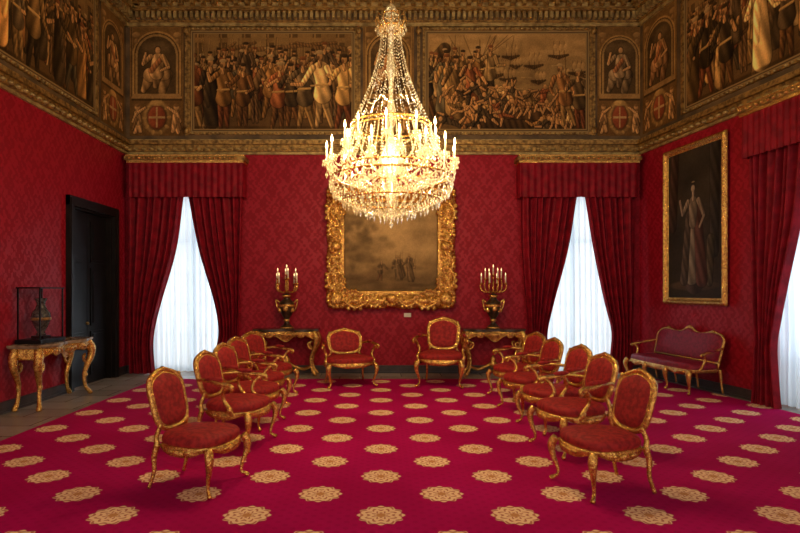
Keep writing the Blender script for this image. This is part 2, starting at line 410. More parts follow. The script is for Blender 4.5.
# ---------------------------------------------------------------- painted panels
class Cv:
    def __init__(s,w,h,res):
        s.w,s.h=w,h; s.nx=max(2,int(w*res)); s.ny=max(2,int(h*res))
        xs=np.linspace(0,w,s.nx); ys=np.linspace(0,h,s.ny); s.X,s.Y=np.meshgrid(xs,ys)
        s.C=np.zeros((s.ny,s.nx,3)); s.res=res
    def fill(s,c0,c1):
        t=(s.Y/s.h)[...,None]; s.C=np.array(c0)*(1-t)+np.array(c1)*t
    def sub(s,x0,x1,y0,y1):
        i0=max(0,int((x0)/s.w*(s.nx-1))-2); i1=min(s.nx,int((x1)/s.w*(s.nx-1))+3)
        j0=max(0,int((y0)/s.h*(s.ny-1))-2); j1=min(s.ny,int((y1)/s.h*(s.ny-1))+3)
        return slice(j0,max(j0,j1)),slice(i0,max(i0,i1))
    def ell(s,x,y,rx,ry,col,rot=0,soft=.12,a=1):
        r=max(rx,ry)*(1+soft)*1.1; j,i=s.sub(x-r,x+r,y-r,y+r); X=s.X[j,i]-x; Y=s.Y[j,i]-y
        if X.size==0: return
        c_,s_=math.cos(rot),math.sin(rot); u=(X*c_+Y*s_)/rx; v=(-X*s_+Y*c_)/ry
        d=np.sqrt(u*u+v*v); m=np.clip((1+soft-d)/(2*soft),0,1)*a; sh=1+.35*(-u*.6+v*.6)
        s.C[j,i]=s.C[j,i]*(1-m[...,None])+np.array(col)*np.clip(sh,.3,1.7)[...,None]*m[...,None]
    def cap(s,x0,y0,r0,x1,y1,r1,col,a=1,out=True):
        R_=max(r0,r1)*1.4; j,i=s.sub(min(x0,x1)-R_,max(x0,x1)+R_,min(y0,y1)-R_,max(y0,y1)+R_)
        X=s.X[j,i];Y=s.Y[j,i]
        if X.size==0: return
        dx,dy=x1-x0,y1-y0; L=dx*dx+dy*dy+1e-9; t=np.clip(((X-x0)*dx+(Y-y0)*dy)/L,0,1)
        rr=r0+(r1-r0)*t; px=X-(x0+dx*t); py=Y-(y0+dy*t); d=np.sqrt(px*px+py*py)
        e=1.1/s.res
        if out:
            m=np.clip((rr+e*1.3-d)/e,0,1)[...,None]*a; s.C[j,i]=s.C[j,i]*(1-m*.7)
        m=np.clip((rr-d)/e+.5,0,1)*a; fold=1+.35*np.sin((X*1.0+Y*.35)/(max(r0,r1))*5+x0*40)
        sh=(1-.6*px/rr+.2*py/rr)*fold
        s.C[j,i]=s.C[j,i]*(1-m[...,None])+np.array(col)*np.clip(sh,.12,2.0)[...,None]*m[...,None]
    def rect(s,x0,x1,y0,y1,col,a=1):
        j,i=s.sub(x0,x1,y0,y1); m=((s.X[j,i]>=x0)&(s.X[j,i]<=x1)&(s.Y[j,i]>=y0)&(s.Y[j,i]<=y1))[...,None]*a
        s.C[j,i]=s.C[j,i]*(1-m)+np.array(col)*m
    def age(s,amt=.25,fine=.3):
        n=np.zeros((s.ny,s.nx))
        for k,wt in ((4,.35),(12,.3),(34,.35)):
            g=R.rand(int(k*s.h/s.w)+3,k+3); yi=np.linspace(0,g.shape[0]-1.01,s.ny); xi=np.linspace(0,g.shape[1]-1.01,s.nx)
            y0=yi.astype(int);x0=xi.astype(int);fy=(yi-y0)[:,None];fx=(xi-x0)[None,:]
            n+=wt*((g[y0][:,x0]*(1-fy)+g[y0+1][:,x0]*fy)*(1-fx)+(g[y0][:,x0+1]*(1-fy)+g[y0+1][:,x0+1]*fy)*fx)
        s.C*=(1-amt+2*amt*n)[...,None]; s.C*=(1+fine*(R.rand(s.ny,s.nx,1)-.5)); s.C=np.clip(s.C,0,1)
    def tone(s,k=1.05,g=1.35,tint=(1.1,.90,.58),desat=.38):
        L=s.C.mean(-1,keepdims=True); s.C=s.C*(1-desat)+L*np.array([1.35,.98,.60])*desat
        s.C=np.clip(k*np.power(np.clip(s.C,0,1)/.3,g)*.3*np.array(tint),0,1)
    def obj(s,name,fr,a0,z0,off,parent=None):
        nx,ny=s.nx,s.ny; A=np.array(fr.o);S=np.array(fr.sd);Nn=np.array(fr.n)
        co=A[None,None,:]+S[None,None,:]*(a0+s.X)[...,None]+Nn*off; co=co.copy(); co[...,2]=z0+s.Y
        me=bpy.data.meshes.new(name); nf=(nx-1)*(ny-1)
        idx=np.arange(nx*ny).reshape(ny,nx)
        q=np.stack([idx[:-1,:-1],idx[:-1,1:],idx[1:,1:],idx[1:,:-1]],-1).reshape(-1)
        me.vertices.add(nx*ny); me.vertices.foreach_set('co',co.reshape(-1))
        me.loops.add(nf*4); me.loops.foreach_set('vertex_index',q.astype(np.int32))
        me.polygons.add(nf); me.polygons.foreach_set('loop_start',np.arange(0,nf*4,4,dtype=np.int32))
        me.update(calc_edges=True); me.validate()
        ca=me.color_attributes.new('Col','FLOAT_COLOR','POINT')
        col=np.ones((ny,nx,4)); col[...,:3]=s.C; ca.data.foreach_set('color',col.reshape(-1).astype(np.float32))
        me.materials.append(PAINT); o=put(name,me)
        if parent is not None: o.parent=parent
        return o
SKIN=(.42,.27,.14)
PAL=[(.32,.19,.07),(.16,.11,.05),(.36,.25,.11),(.11,.09,.06),(.27,.10,.045),(.46,.35,.19),(.07,.055,.035),(.13,.13,.10),(.22,.12,.05),(.09,.07,.045)]
def person(c,x,y,h,col,rr,lean=0,hat=True):
    lg=tuple(k*.6 for k in PAL[rr.randrange(len(PAL))]); dx=lean*h
    w=rr.uniform(.04,.10)
    c.cap(x-w*h,y,.026*h,x-.04*h+dx*.4,y+.26*h,.042*h,lg); c.cap(x-.04*h+dx*.4,y+.26*h,.042*h,x-.03*h+dx*.4,y+.48*h,.065*h,lg,out=False)
    c.cap(x+w*h,y,.026*h,x+.04*h+dx*.4,y+.26*h,.042*h,lg); c.cap(x+.04*h+dx*.4,y+.26*h,.042*h,x+.03*h+dx*.4,y+.48*h,.065*h,lg,out=False)
    q=rr.random()
    if q<.35:
        c.cap(x+.02*h,y+.10*h,.12*h,x+dx*.7,y+.70*h,.075*h,col)
        c.cap(x-.05*h,y+.3*h,.04*h,x+dx*.7-.03*h,y+.7*h,.05*h,tuple(k*1.4 for k in col),a=.8,out=False)
    else:
        c.cap(x+dx*.4,y+.40*h,.115*h,x+dx*.6,y+.56*h,.075*h,tuple(k*.85 for k in col)); c.cap(x+dx*.6,y+.56*h,.075*h,x+dx*.8,y+.72*h,.10*h,col,out=False)
        c.cap(x-.08*h+dx*.5,y+.52*h,.014*h,x+.08*h+dx*.5,y+.53*h,.014*h,(.40,.30,.14),out=False)
    hx=x+dx
    for s in (-1,1):
        ex=hx+s*rr.uniform(.13,.24)*h; ey=y+rr.uniform(.50,.66)*h
        c.cap(hx+.09*h*s,y+.74*h,.038*h,ex,ey,.030*h,tuple(k*1.1 for k in col))
        fx=ex+rr.uniform(-.15,.15)*h; fy=ey+rr.uniform(-.12,.16)*h
        c.cap(ex,ey,.026*h,fx,fy,.019*h,col if rr.random()<.5 else SKIN); c.ell(fx,fy,.02*h,.02*h,SKIN)
        if rr.random()<.25: c.cap(fx,fy-.25*h,.007*h,fx+rr.uniform(-.05,.1)*h,fy+.5*h,.005*h,(.10,.07,.03),out=False)
    c.cap(hx,y+.76*h,.025*h,hx,y+.84*h,.022*h,SKIN)
    c.ell(hx,y+.89*h,.043*h,.06*h,(0.03,.02,.01)); c.ell(hx,y+.885*h,.036*h,.052*h,SKIN)
    c.ell(hx-.02*h*s,y+.865*h,.02*h,.028*h,(.14,.08,.04),a=.8)
    if hat:
        k=rr.random(); hc=(.34,.29,.19) if k<.25 else ((.07,.05,.03) if k<.8 else (.22,.09,.04))
        c.ell(hx,y+.935*h,.05*h,.028*h,hc)
def crowd(c,rr,x0,x1,y,h,n,dim=1):
    for k in range(n):
        x=x0+(x1-x0)*(k+.5+rr.uniform(-.3,.3))/n; col=tuple(q*dim for q in PAL[rr.randrange(len(PAL))])
        person(c,x,y+rr.uniform(-.03,.03)*h,h*rr.uniform(.88,1.08),col,rr,rr.uniform(-.08,.08))
def border(c,w=.07):
    for k,(q,col) in enumerate(((w,(.30,.19,.07)),(w*.72,(.10,.055,.02)),(w*.45,(.34,.23,.09)),(w*.15,(.12,.07,.02)))):
        m=(c.X<q)|(c.X>c.w-q)|(c.Y<q)|(c.Y>c.h-q); c.C[m]=col
RES=92
def scene_court(w,h,seed,res=RES):
    rr=random.Random(seed); c=Cv(w,h,res); c.fill((.12,.08,.04),(.22,.16,.08))
    c.ell(w*.5,h*.9,w*.3,h*.3,(.32,.25,.14),a=.6,soft=.7)
    for k in range(7):
        x=w*(k+.2)/7; c.rect(x,x+.05*w,h*.45,h,(.14,.10,.05)); c.rect(x+.01*w,x+.018*w,h*.45,h,(.28,.20,.10)); c.rect(x-.005*w,x+.055*w,h*.88,h*.93,(.25,.18,.09))
    for k in range(26):
        x=rr.uniform(0,w); c.cap(x,h*.4,.009,x+rr.uniform(-.15,.15),h*rr.uniform(.85,.99),.005,(.28,.20,.09),out=False)
    for k in range(5): c.cap(w*rr.random(),h*.8,.05,w*rr.random(),h*.88,.02,(.24,.15,.07),a=.7)
    crowd(c,rr,0,w,h*.34,h*.50,24,.5); crowd(c,rr,0,w,h*.26,h*.54,19,.65); crowd(c,rr,0,w,h*.15,h*.60,14,.9)
    for x in (w*.30,w*.78):
        c.cap(x,h*.38,.13,x+.28,h*.42,.12,(.17,.11,.06)); c.cap(x+.30,h*.45,.09,x+.42,h*.60,.05,(.18,.12,.06)); c.cap(x+.42,h*.60,.05,x+.52,h*.54,.03,(.18,.12,.06))
        for q in (-.06,.03,.25,.33): c.cap(x+q,h*.36,.04,x+q+.02,h*.10,.02,(.14,.09,.05))
        person(c,x+.12,h*.35,h*.56,(.12,.09,.06),rr)
    crowd(c,rr,0,w*.36,h*.05,h*.72,4,.8); crowd(c,rr,w*.45,w,h*.05,h*.72,5,1.25)
    for k in range(14): c.ell(rr.uniform(0,w),h*.05,.22,.03,(.07,.045,.02),a=.5,soft=.4)
    c.age(.35); c.tone(); border(c); return c
def scene_battle(w,h,seed,res=RES):
    rr=random.Random(seed); c=Cv(w,h,res); c.fill((.12,.085,.04),(.36,.28,.16))
    for k in range(40): c.ell(rr.uniform(0,w),rr.uniform(.55,1)*h,rr.uniform(.15,.5),rr.uniform(.04,.1),rr.choice([(.42,.34,.21),(.22,.17,.10),(.30,.23,.13)]),a=.4,soft=.6)
    c.rect(0,w,h*.38,h*.66,(.27,.22,.13),a=.7)
    for k in range(45):
        y=rr.uniform(.36,.66)*h; x=rr.uniform(0,w); c.cap(x,y,.008,x+rr.uniform(.1,.4),y,.004,rr.choice([(.40,.34,.22),(.14,.10,.06)]),a=.6,out=False)
    for k in range(14):
        x=rr.uniform(.1,.98)*w; y=h*rr.uniform(.46,.74); L=rr.uniform(.10,.24)
        c.cap(x-L,y+.03,.015,x,y,.035,(.10,.065,.03)); c.cap(x,y,.035,x+L,y+.05,.015,(.10,.065,.03))
        for q in (-.5,.1,.6):
            c.cap(x+q*L,y,.007,x+q*L,y+L*1.7,.004,(.08,.055,.03),out=False)
            c.ell(x+q*L+.03,y+L*1.0,.04,.08,(.36,.28,.16),a=.8)
        for q in range(8): c.cap(x-L+q*L/4,y,.004,x-L+q*L/4-.03,y-.06,.003,(.12,.08,.04),out=False)
    c.cap(w*.02,h*.2,.16,w*.22,h*.5,.2,(.12,.08,.035)); c.cap(0,h*.6,.1,w*.12,h*.82,.12,(.10,.07,.035))
    for k in range(10): c.cap(rr.uniform(0,w*.5),h*.3,.008,rr.uniform(0,w*.6),h*.95,.005,(.11,.075,.035),out=False)
    crowd(c,rr,0,w*.42,h*.34,h*.5,8,.6); crowd(c,rr,0,w*.30,h*.16,h*.62,5,.9)
    c.cap(w*.25,h*.25,.14,w*.85,h*.14,.16,(.10,.06,.028)); c.cap(w*.3,h*.1,.10,w*.95,h*.04,.10,(.07,.045,.02))
    for k in range(34):
        x=w*(.15+.80*k/34); y=h*rr.uniform(.05,.40); col=PAL[rr.randrange(len(PAL))] if rr.random()<.7 else (.32,.20,.10)
        an=rr.uniform(-1.3,1.3); L=rr.uniform(.14,.22)
        x2,y2=x+math.sin(an)*L,y+math.cos(an)*L
        c.cap(x,y,.05,x2,y2,.07,tuple(q*1.1 for q in col)); c.ell(x2+math.sin(an)*.10,y2+math.cos(an)*.10,.037,.047,SKIN)
        for s in (-1,1):
            an2=an+s*rr.uniform(.6,2); mx_,my_=x2+math.sin(an2)*.12,y2+math.cos(an2)*.12; c.cap(x2,y2,.03,mx_,my_,.024,col); an2+=rr.uniform(-1,1); c.cap(mx_,my_,.024,mx_+math.sin(an2)*.12,my_+math.cos(an2)*.12,.016,(.36,.23,.12))
            an2=an+pi+s*rr.uniform(.1,.8); mx_,my_=x+math.sin(an2)*.14,y+math.cos(an2)*.14; c.cap(x,y,.045,mx_,my_,.034,col); an2+=rr.uniform(-1,1); c.cap(mx_,my_,.032,mx_+math.sin(an2)*.14,my_+math.cos(an2)*.14,.018,(.34,.22,.12) if rr.random()<.5 else col)
    person(c,w*.88,h*.08,h*.62,(.28,.15,.06),rr,-.15); person(c,w*.95,h*.05,h*.6,(.12,.09,.05),rr,-.05)
    c.age(.35); c.tone(); border(c); return c
def scene_niche(w,h,seed,res=RES,robe=(.30,.20,.10)):
    rr=random.Random(seed); c=Cv(w,h,res); c.fill((.15,.09,.035),(.19,.12,.045))
    cx=w/2; rw=w*.40; ya=h*.74
    def arch(r,col,yb):
        m=((np.abs(c.X-cx)<r)&(c.Y<ya)&(c.Y>yb))|(((c.X-cx)**2+(c.Y-ya)**2<r*r)&(c.Y>=ya)); c.C[m]=col
    arch(rw*1.12,(.36,.25,.10),h*.36); arch(rw*1.04,(.10,.06,.025),h*.36); arch(rw*.98,(.30,.22,.10),h*.38); arch(rw*.88,(.09,.065,.035),h*.38)
    s=w/1.0
    for k in range(3): c.ell(cx+rr.uniform(-.2,.2)*s,h*.8,.14*s,.10*s,(.16,.12,.07),a=.5,soft=.6)
    c.cap(cx-.24*s,h*.42,.05*s,cx-.12*s,h*.55,.12*s,robe); c.cap(cx+.10*s,h*.41,.07*s,cx+.17*s,h*.56,.12*s,tuple(q*.8 for q in robe))
    c.cap(cx-.12*s,h*.56,.13*s,cx+.14*s,h*.57,.12*s,tuple(q*1.2 for q in robe)); c.cap(cx-.02*s,h*.46,.05*s,cx+.02*s,h*.57,.09*s,tuple(q*.6 for q in robe))
    c.cap(cx,h*.58,.13*s,cx+.02*s,h*.71,.10*s,tuple(q*1.35 for q in robe)); c.cap(cx-.1*s,h*.60,.05*s,cx+.1*s,h*.72,.04*s,(.36,.14,.06),a=.8)
    sg=rr.choice((-1,1))
    c.cap(cx+.11*s*sg,h*.73,.045*s,cx+.25*s*sg,h*.66,.036*s,tuple(q*1.2 for q in robe)); c.cap(cx+.25*s*sg,h*.66,.032*s,cx+.20*s*sg,h*.76,.022*s,SKIN)
    c.cap(cx-.11*s*sg,h*.73,.045*s,cx-.22*s*sg,h*.63,.036*s,tuple(q*1.2 for q in robe)); c.cap(cx-.22*s*sg,h*.63,.03*s,cx-.08*s*sg,h*.60,.022*s,SKIN)
    c.ell(cx+.02*s,h*.79,.062*s,.075*s,(.05,.03,.02)); c.ell(cx+.02*s,h*.785,.048*s,.062*s,SKIN)
    c.rect(w*.04,w*.96,h*.34,h*.385,(.30,.21,.10)); c.rect(w*.04,w*.96,h*.325,h*.34,(.08,.05,.02))
    c.ell(cx,h*.17,.24*s,.15*h,(.34,.24,.10)); c.ell(cx,h*.17,.20*s,.125*h,(.10,.06,.03))
    c.ell(cx,h*.17,.16*s,.105*h,(.28,.055,.03)); c.rect(cx-.018*s,cx+.018*s,h*.075,h*.265,(.38,.30,.18)); c.rect(cx-.15*s,cx+.15*s,h*.16,h*.18,(.38,.30,.18))
    for k in range(10):
        a=k*2*pi/10; c.ell(cx+.23*s*math.cos(a),h*.17+.145*h*math.sin(a),.045*s,.03*s,(.32,.22,.09),rot=a)
    c.ell(cx,h*.30,.13*s,.025*h,(.40,.29,.12))
    for q in (-1,1):
        x=cx+q*.36*s
        c.cap(x+q*.04*s,h*.03,.03*s,x-q*.01*s,h*.09,.045*s,SKIN); c.cap(x-q*.06*s,h*.04,.03*s,x-q*.03*s,h*.12,.05*s,SKIN)
        c.cap(x-q*.02*s,h*.13,.06*s,x,h*.21,.055*s,tuple(k*.9 for k in SKIN)); c.ell(x,h*.265,.048*s,.055*s,SKIN); c.ell(x,h*.28,.05*s,.03*s,(.2,.12,.05))
        c.cap(x,h*.21,.03*s,x-q*.15*s,h*.26,.022*s,SKIN); c.cap(x+q*.02*s,h*.2,.03*s,x+q*.08*s,h*.13,.02*s,SKIN)
        c.cap(x+q*.08*s,h*.06,.02*s,x+q*.02*s,h*.15,.035*s,(.20,.12,.06),a=.8)
    for q in (.035,.965): c.rect(w*(q-.02),w*(q+.02),h*.36,h,(.28,.19,.08)); c.rect(w*(q-.005),w*(q+.005),h*.36,h,(.10,.06,.03))
    for q in (.12,.88):
        c.ell(w*q,h*.93,.08,.05,(.30,.20,.09)); c.ell(w*q,h*.87,.04,.05,(.26,.17,.08))
    c.age(.4); c.tone(1.1,1.2); return c
Z0=bz(136)+.0
def rail(fr,a0,a1,z0,z1,t=.05,o=.045,name='trim_panel_frame'):
    mb=MB()
    for A,B,Cz,Dz in ((a0-t,a1+t,z0-t,z0),(a0-t,a1+t,z1,z1+t),(a0-t,a0,z0,z1),(a1,a1+t,z0,z1)):
        mb.fbox(fr,A,B,0,o,Cz,Dz,0)
    k=int((a1-a0)/.1)
    for i in range(k):
        for z in (z0-t/2,z1+t/2): mb.ell(fr.P(a0+(i+.5)*(a1-a0)/k,o,z),(.03,.03,.02),1,6,4)
    mb.obj(name,[GOLDD,GOLDC])
cnt=[0]
def panel(fr,a0,a1,kind,seed,robe=None):
    w=a1-a0; z0=Z0+.07; h=ZC-.07-z0
    if kind=='court': c=scene_court(w,h,seed)
    elif kind=='battle': c=scene_battle(w,h,seed)
    else: z0=Z0; h=ZC-z0; c=scene_niche(w,h,seed,robe=robe or (.30,.20,.10))
    c.obj('fresco_painting',fr,a0,z0,.012)
    if kind!='niche':
        cnt[0]+=1; rail(fr,a0,a1,z0,z0+h,name='trim_panel_frame_%d'%cnt[0])
panel(BK,bs(191),bs(355),'court',11); panel(BK,bs(425),bs(589),'battle',12)
panel(BK,bs(130),bs(184),'niche',13); panel(BK,bs(363),bs(414),'niche',14,(.22,.12,.06)); panel(BK,bs(597),bs(646)-.08,'niche',15,(.20,.16,.11))
panel(LF,.12,1.05,'niche',16); panel(LF,1.25,4.75,'court',17); panel(LF,4.95,5.9,'niche',18)
panel(RT,.12,1.15,'niche',19,(.24,.14,.07)); panel(RT,1.35,4.9,'court',24); panel(RT,5.1,6.1,'niche',21)
mb=MB()
for px in (187,359,418.5,593):
    a=bs(px)
    mb.fbox(BK,a-.03,a+.03,0,.05,Z0,ZC,0)
    mb.ell(BK.P(a,.06,Z0+.1),(.06,.04,.08),0); mb.ell(BK.P(a,.06,ZC-.1),(.06,.04,.07),0)
mb.obj('trim_frieze_pilasters',[GOLDD])
# ---------------------------------------------------------------- big frames
def ornate(fr,ac,zc,wi,hi,fw,off,dep,fn_out,name,n=90,mat=0,carve=1,extras=True):
    mb=MB(); per=[]
    def side(p,q,L):
        k=int(n*L/(wi+hi))
        for i in range(k):
            t=i/k; per.append((p[0]+(q[0]-p[0])*t,p[1]+(q[1]-p[1])*t,t,L))
    side((-wi,-hi),(wi,-hi),wi); side((wi,-hi),(wi,hi),hi); side((wi,hi),(-wi,hi),wi); side((-wi,hi),(-wi,-hi),hi)
    prof=[(0,.02),(.06,.25),(.12,.30),(.2,.22),(.35,.45),(.5,.8),(.62,1.0),(.75,.9),(.85,.6),(.93,.45),(1,.2),(1,0)]
    K=len(prof); N=len(per); vs=[]; fs=[]
    for idx,(x,y,t,L) in enumerate(per):
        ox=x+fw*x/wi; oy=y+fw*y/hi
        e=fn_out(t)*carve
        for v,dz in prof:
            q=v*(1+e*(v>.8)); px=x+(ox-x)*q; py=y+(oy-y)*q
            cv=1+carve*.25*math.sin(idx*1.1+v*9)*(v>.25)
            vs.append(fr.P(ac+px,off+dep*dz*cv,zc+py))
    for i in range(N):
        j=(i+1)%N
        for k in range(K-1): fs.append((i*K+k,j*K+k,j*K+k+1,i*K+k+1))
    mb.add(vs,fs,0)
    mb.fbox(fr,ac-wi-fw*.6,ac+wi+fw*.6,.004,off+.01,zc-hi-fw*.6,zc+hi+fw*.6,1)
    def P3(x,z,o=.85): return fr.P(ac+x,off+dep*o,zc+z)
    def scroll(x,z,tx,tz,nx_,nz_,L,B,r):
        pts=[];rad=[]
        for t,b,q in ((-.02,.10,.5),(.06,-.1,.7),(.16,-.02,.8),(.2,.35,.9),(.4,.85,1),(.62,.95,1),(.84,.6,.95),(.97,.15,.9),(.95,-.25,.8),(.84,-.3,.7),(.82,-.02,.5)):
            pts.append(P3(x+tx*L*t+nx_*B*b,z+tz*L*t+nz_*B*b)); rad.append(r*q)
        mb.tube(pts,rad,6,0,sm=3)
        for t in (.3,.5,.7):
            b=.95; mb.ell(P3(x+tx*L*t+nx_*B*b*1.15,z+tz*L*t+nz_*B*b*1.15),(r*1.3,dep*.35,r*1.3),0,8,5)
    if extras:
        e=.52
        for sx in (-1,1):
            for sy in (-1,1):
                cx,cz=sx*(wi+fw*e),sy*(hi+fw*e)
                mb.ell(P3(cx,cz,.8),(fw*.46,dep*.8,fw*.46),0); mb.ell(P3(cx+sx*fw*.12,cz+sy*fw*.12,1.3),(fw*.22,dep*.4,fw*.24),0)
                for k in range(5):
                    a=math.atan2(sy,sx)+(k-2)*.5; mb.ell(P3(cx+fw*.46*math.cos(a),cz+fw*.46*math.sin(a),1.0),(fw*.15,dep*.45,fw*.15),0,8,5)
                scroll(cx-sx*fw*.2,cz,-sx,0,0,sy,.60,fw*.50,fw*.12); scroll(cx,cz-sy*fw*.2,0,-sy,sx,0,.60,fw*.50,fw*.12)
                scroll(cx-sx*fw*.3,cz-sy*fw*.25,-sx,0,0,-sy,.42,fw*.25,fw*.08); scroll(cx-sx*fw*.25,cz-sy*fw*.3,0,-sy,-sx,0,.42,fw*.25,fw*.08)
        for (x,z,tx,tz,nx_,nz_) in ((0,-hi-fw*e,1,0,0,-1),(0,hi+fw*e,1,0,0,1),(-wi-fw*e,0,0,1,-1,0),(wi+fw*e,0,0,1,1,0)):
            mb.ell(P3(x,z,.9),(fw*.36,dep*.7,fw*.32),0)
            for k in range(5):
                a=math.atan2(nz_,nx_)+(k-2)*.5; mb.ell(P3(x+fw*.36*math.cos(a),z+fw*.36*math.sin(a),1.0),(fw*.13,dep*.4,fw*.13),0,8,5)
            for s in (-1,1): scroll(x+tx*s*fw*.25,z+tz*s*fw*.25,tx*s,tz*s,nx_,nz_,.46,fw*.42,fw*.10)
        rr=random.Random(9)
        for i in range(0,N,2):
            x,y,t,L=per[i]
            for v in (.3,.62,.86):
                q=v+rr.uniform(-.06,.06); px=x+fw*x/wi*q; py=y+fw*y/hi*q
                mb.ell(P3(px,py,.5+.45*math.sin(v*2.6)),(.032,.028,.024),0,6,4)
    return mb.obj(name,[GOLD if mat==0 else GOLDD,DARKW])
ac=bs(391,.1); wi=(437-345)/2*.0203; z0=bz(290,.1); z1=bz(203,.1); zc=(z0+z1)/2; hi=(z1-z0)/2
fo=ornate(BK,ac,zc,wi,hi,.345,.06,.12,lambda t:.09*abs(math.sin(t*pi*4))+.03,'framed_painting')
rr=random.Random(3); c=Cv(2*wi,2*hi,110); c.fill((.16,.11,.05),(.33,.25,.12))
for k in range(90): c.ell(rr.uniform(.05,.95)*c.w,rr.uniform(.2,1)*c.h,rr.uniform(.10,.35),rr.uniform(.06,.16),rr.choice([(.46,.36,.18),(.26,.20,.09),(.52,.43,.22),(.20,.14,.07)]),a=.28,soft=.7)
c.ell(c.w*.55,c.h*.62,.5,.38,(.56,.46,.25),a=.5,soft=.8)
for k in range(70):
    x=rr.gauss(.15,.13)*c.w; y=rr.uniform(.25,.95)*c.h; c.ell(x,y,rr.uniform(.05,.12),rr.uniform(.04,.09),rr.choice([(.12,.09,.035),(.17,.13,.055)]),a=.5,soft=.5)
for k in range(40):
    x=rr.uniform(0,1)*c.w; y=abs(rr.gauss(0,.13))*c.h; c.ell(x,y,rr.uniform(.1,.3),rr.uniform(.03,.07),rr.choice([(.09,.06,.025),(.15,.10,.045),(.20,.14,.06)]),a=.6,soft=.5)
for k in range(6):
    x=rr.uniform(.3,.8)*c.w; person(c,x,c.h*rr.uniform(.08,.16),c.h*rr.uniform(.2,.3),(.13,.09,.045),rr,rr.uniform(-.2,.2),False)
L_=c.C.copy(); c.C=.6*c.C+.4*(np.roll(L_,2,0)+np.roll(L_,-2,0)+np.roll(L_,2,1)+np.roll(L_,-2,1))/4
c.age(.3); c.tone(.95,1.0,desat=.6); c.obj('canvas',BK,ac-wi,zc-hi,.075,fo)
a0=rs(663,.1)-.02; a1=rs(726,.1)-.02; acr=(a0+a1)/2; W=(a1-a0)/2; z0=1.44; z1=4.30; fw=.13
fo=ornate(RT,acr,(z0+z1)/2,W-fw,(z1-z0)/2-fw,fw,.05,.07,lambda t:0,'portrait_painting',carve=.3,extras=False)
wi=W-fw; hi=(z1-z0)/2-fw; c=Cv(2*wi,2*hi,110); c.fill((.03,.02,.012),(.04,.03,.018))
w,h=c.w,c.h
for k in range(20): c.ell(rr.uniform(0,1)*w,rr.uniform(.4,1)*h,.25,.2,rr.choice([(.055,.04,.022),(.02,.014,.01)]),a=.4,soft=.7)
c.cap(w*.08,h*.5,.12,w*.14,h,.10,(.045,.022,.013)); c.cap(w*.88,h*.3,.1,w*.9,h,.12,(.028,.02,.013))
c.ell(w*.5,h*.08,.6,.09,(.07,.042,.02),a=.8); c.cap(w*.80,h*.1,.07,w*.82,h*.38,.09,(.055,.04,.02))
c.cap(w*.52,h*.12,.26,w*.52,h*.54,.11,(.05,.03,.02),out=False); c.cap(w*.47,h*.14,.15,w*.50,h*.50,.08,(.16,.12,.075)); c.cap(w*.66,h*.12,.14,w*.58,h*.6,.09,(.07,.028,.018))
c.cap(w*.32,h*.12,.10,w*.41,h*.56,.07,(.065,.042,.025))
c.cap(w*.49,h*.5,.085,w*.5,h*.64,.11,(.15,.11,.07)); c.cap(w*.40,h*.65,.05,w*.29,h*.57,.035,(.22,.155,.095)); c.cap(w*.29,h*.57,.03,w*.24,h*.67,.022,(.26,.175,.11))
c.cap(w*.60,h*.65,.05,w*.70,h*.54,.035,(.19,.13,.08)); c.cap(w*.70,h*.54,.028,w*.62,h*.47,.022,(.22,.15,.09)); c.cap(w*.5,h*.66,.03,w*.5,h*.71,.028,(.27,.18,.11))
c.ell(w*.5,h*.745,.06,.07,(.03,.02,.015)); c.ell(w*.495,h*.736,.045,.06,(.34,.235,.14)); c.ell(w*.5,h*.78,.04,.014,(.24,.165,.07))
c.age(.3); c.obj('canvas',RT,acr-wi,(z0+z1)/2-hi,.062,fo)
mb=MB(); mb.fbox(BK,bs(404),bs(411),.004,.02,bz(317),bz(313)); mb.obj('caption_label',[LABEL])
# ---------------------------------------------------------------- seating
def sup(a,b,e,n=40,taper=0,bulge=0):
    o=[]
    for k in range(n):
        t=2*pi*k/n; c_,s_=math.cos(t),math.sin(t)
        x=a*math.copysign(abs(c_)**(2/e),c_); y=b*math.copysign(abs(s_)**(2/e),s_)
        x*=1-taper*y/b
        if y<0: y-=bulge*math.cos(min(1,abs(x)/a)*pi/2)*abs(s_)
        o.append((x,y))
    return o
def cab_leg(mb,x,y,h,fx,fy,r=1,mat=0):
    mb.tube([(x,y,h),(x+.030*fx,y+.030*fy,h-.06),(x+.024*fx,y+.024*fy,h*.60),(x-.006*fx,y-.006*fy,h*.34),(x-.012*fx,y-.012*fy,h*.16),(x+.012*fx,y+.012*fy,.035),(x+.034*fx,y+.034*fy,.018),(x+.038*fx,y+.038*fy,.012)],
        [.034*r,.038*r,.027*r,.0175*r,.0135*r,.017*r,.021*r,.011*r],8,mat)
    mb.ell((x+.042*fx,y+.042*fy,h-.07),(.022,.022,.042),mat,8,5)
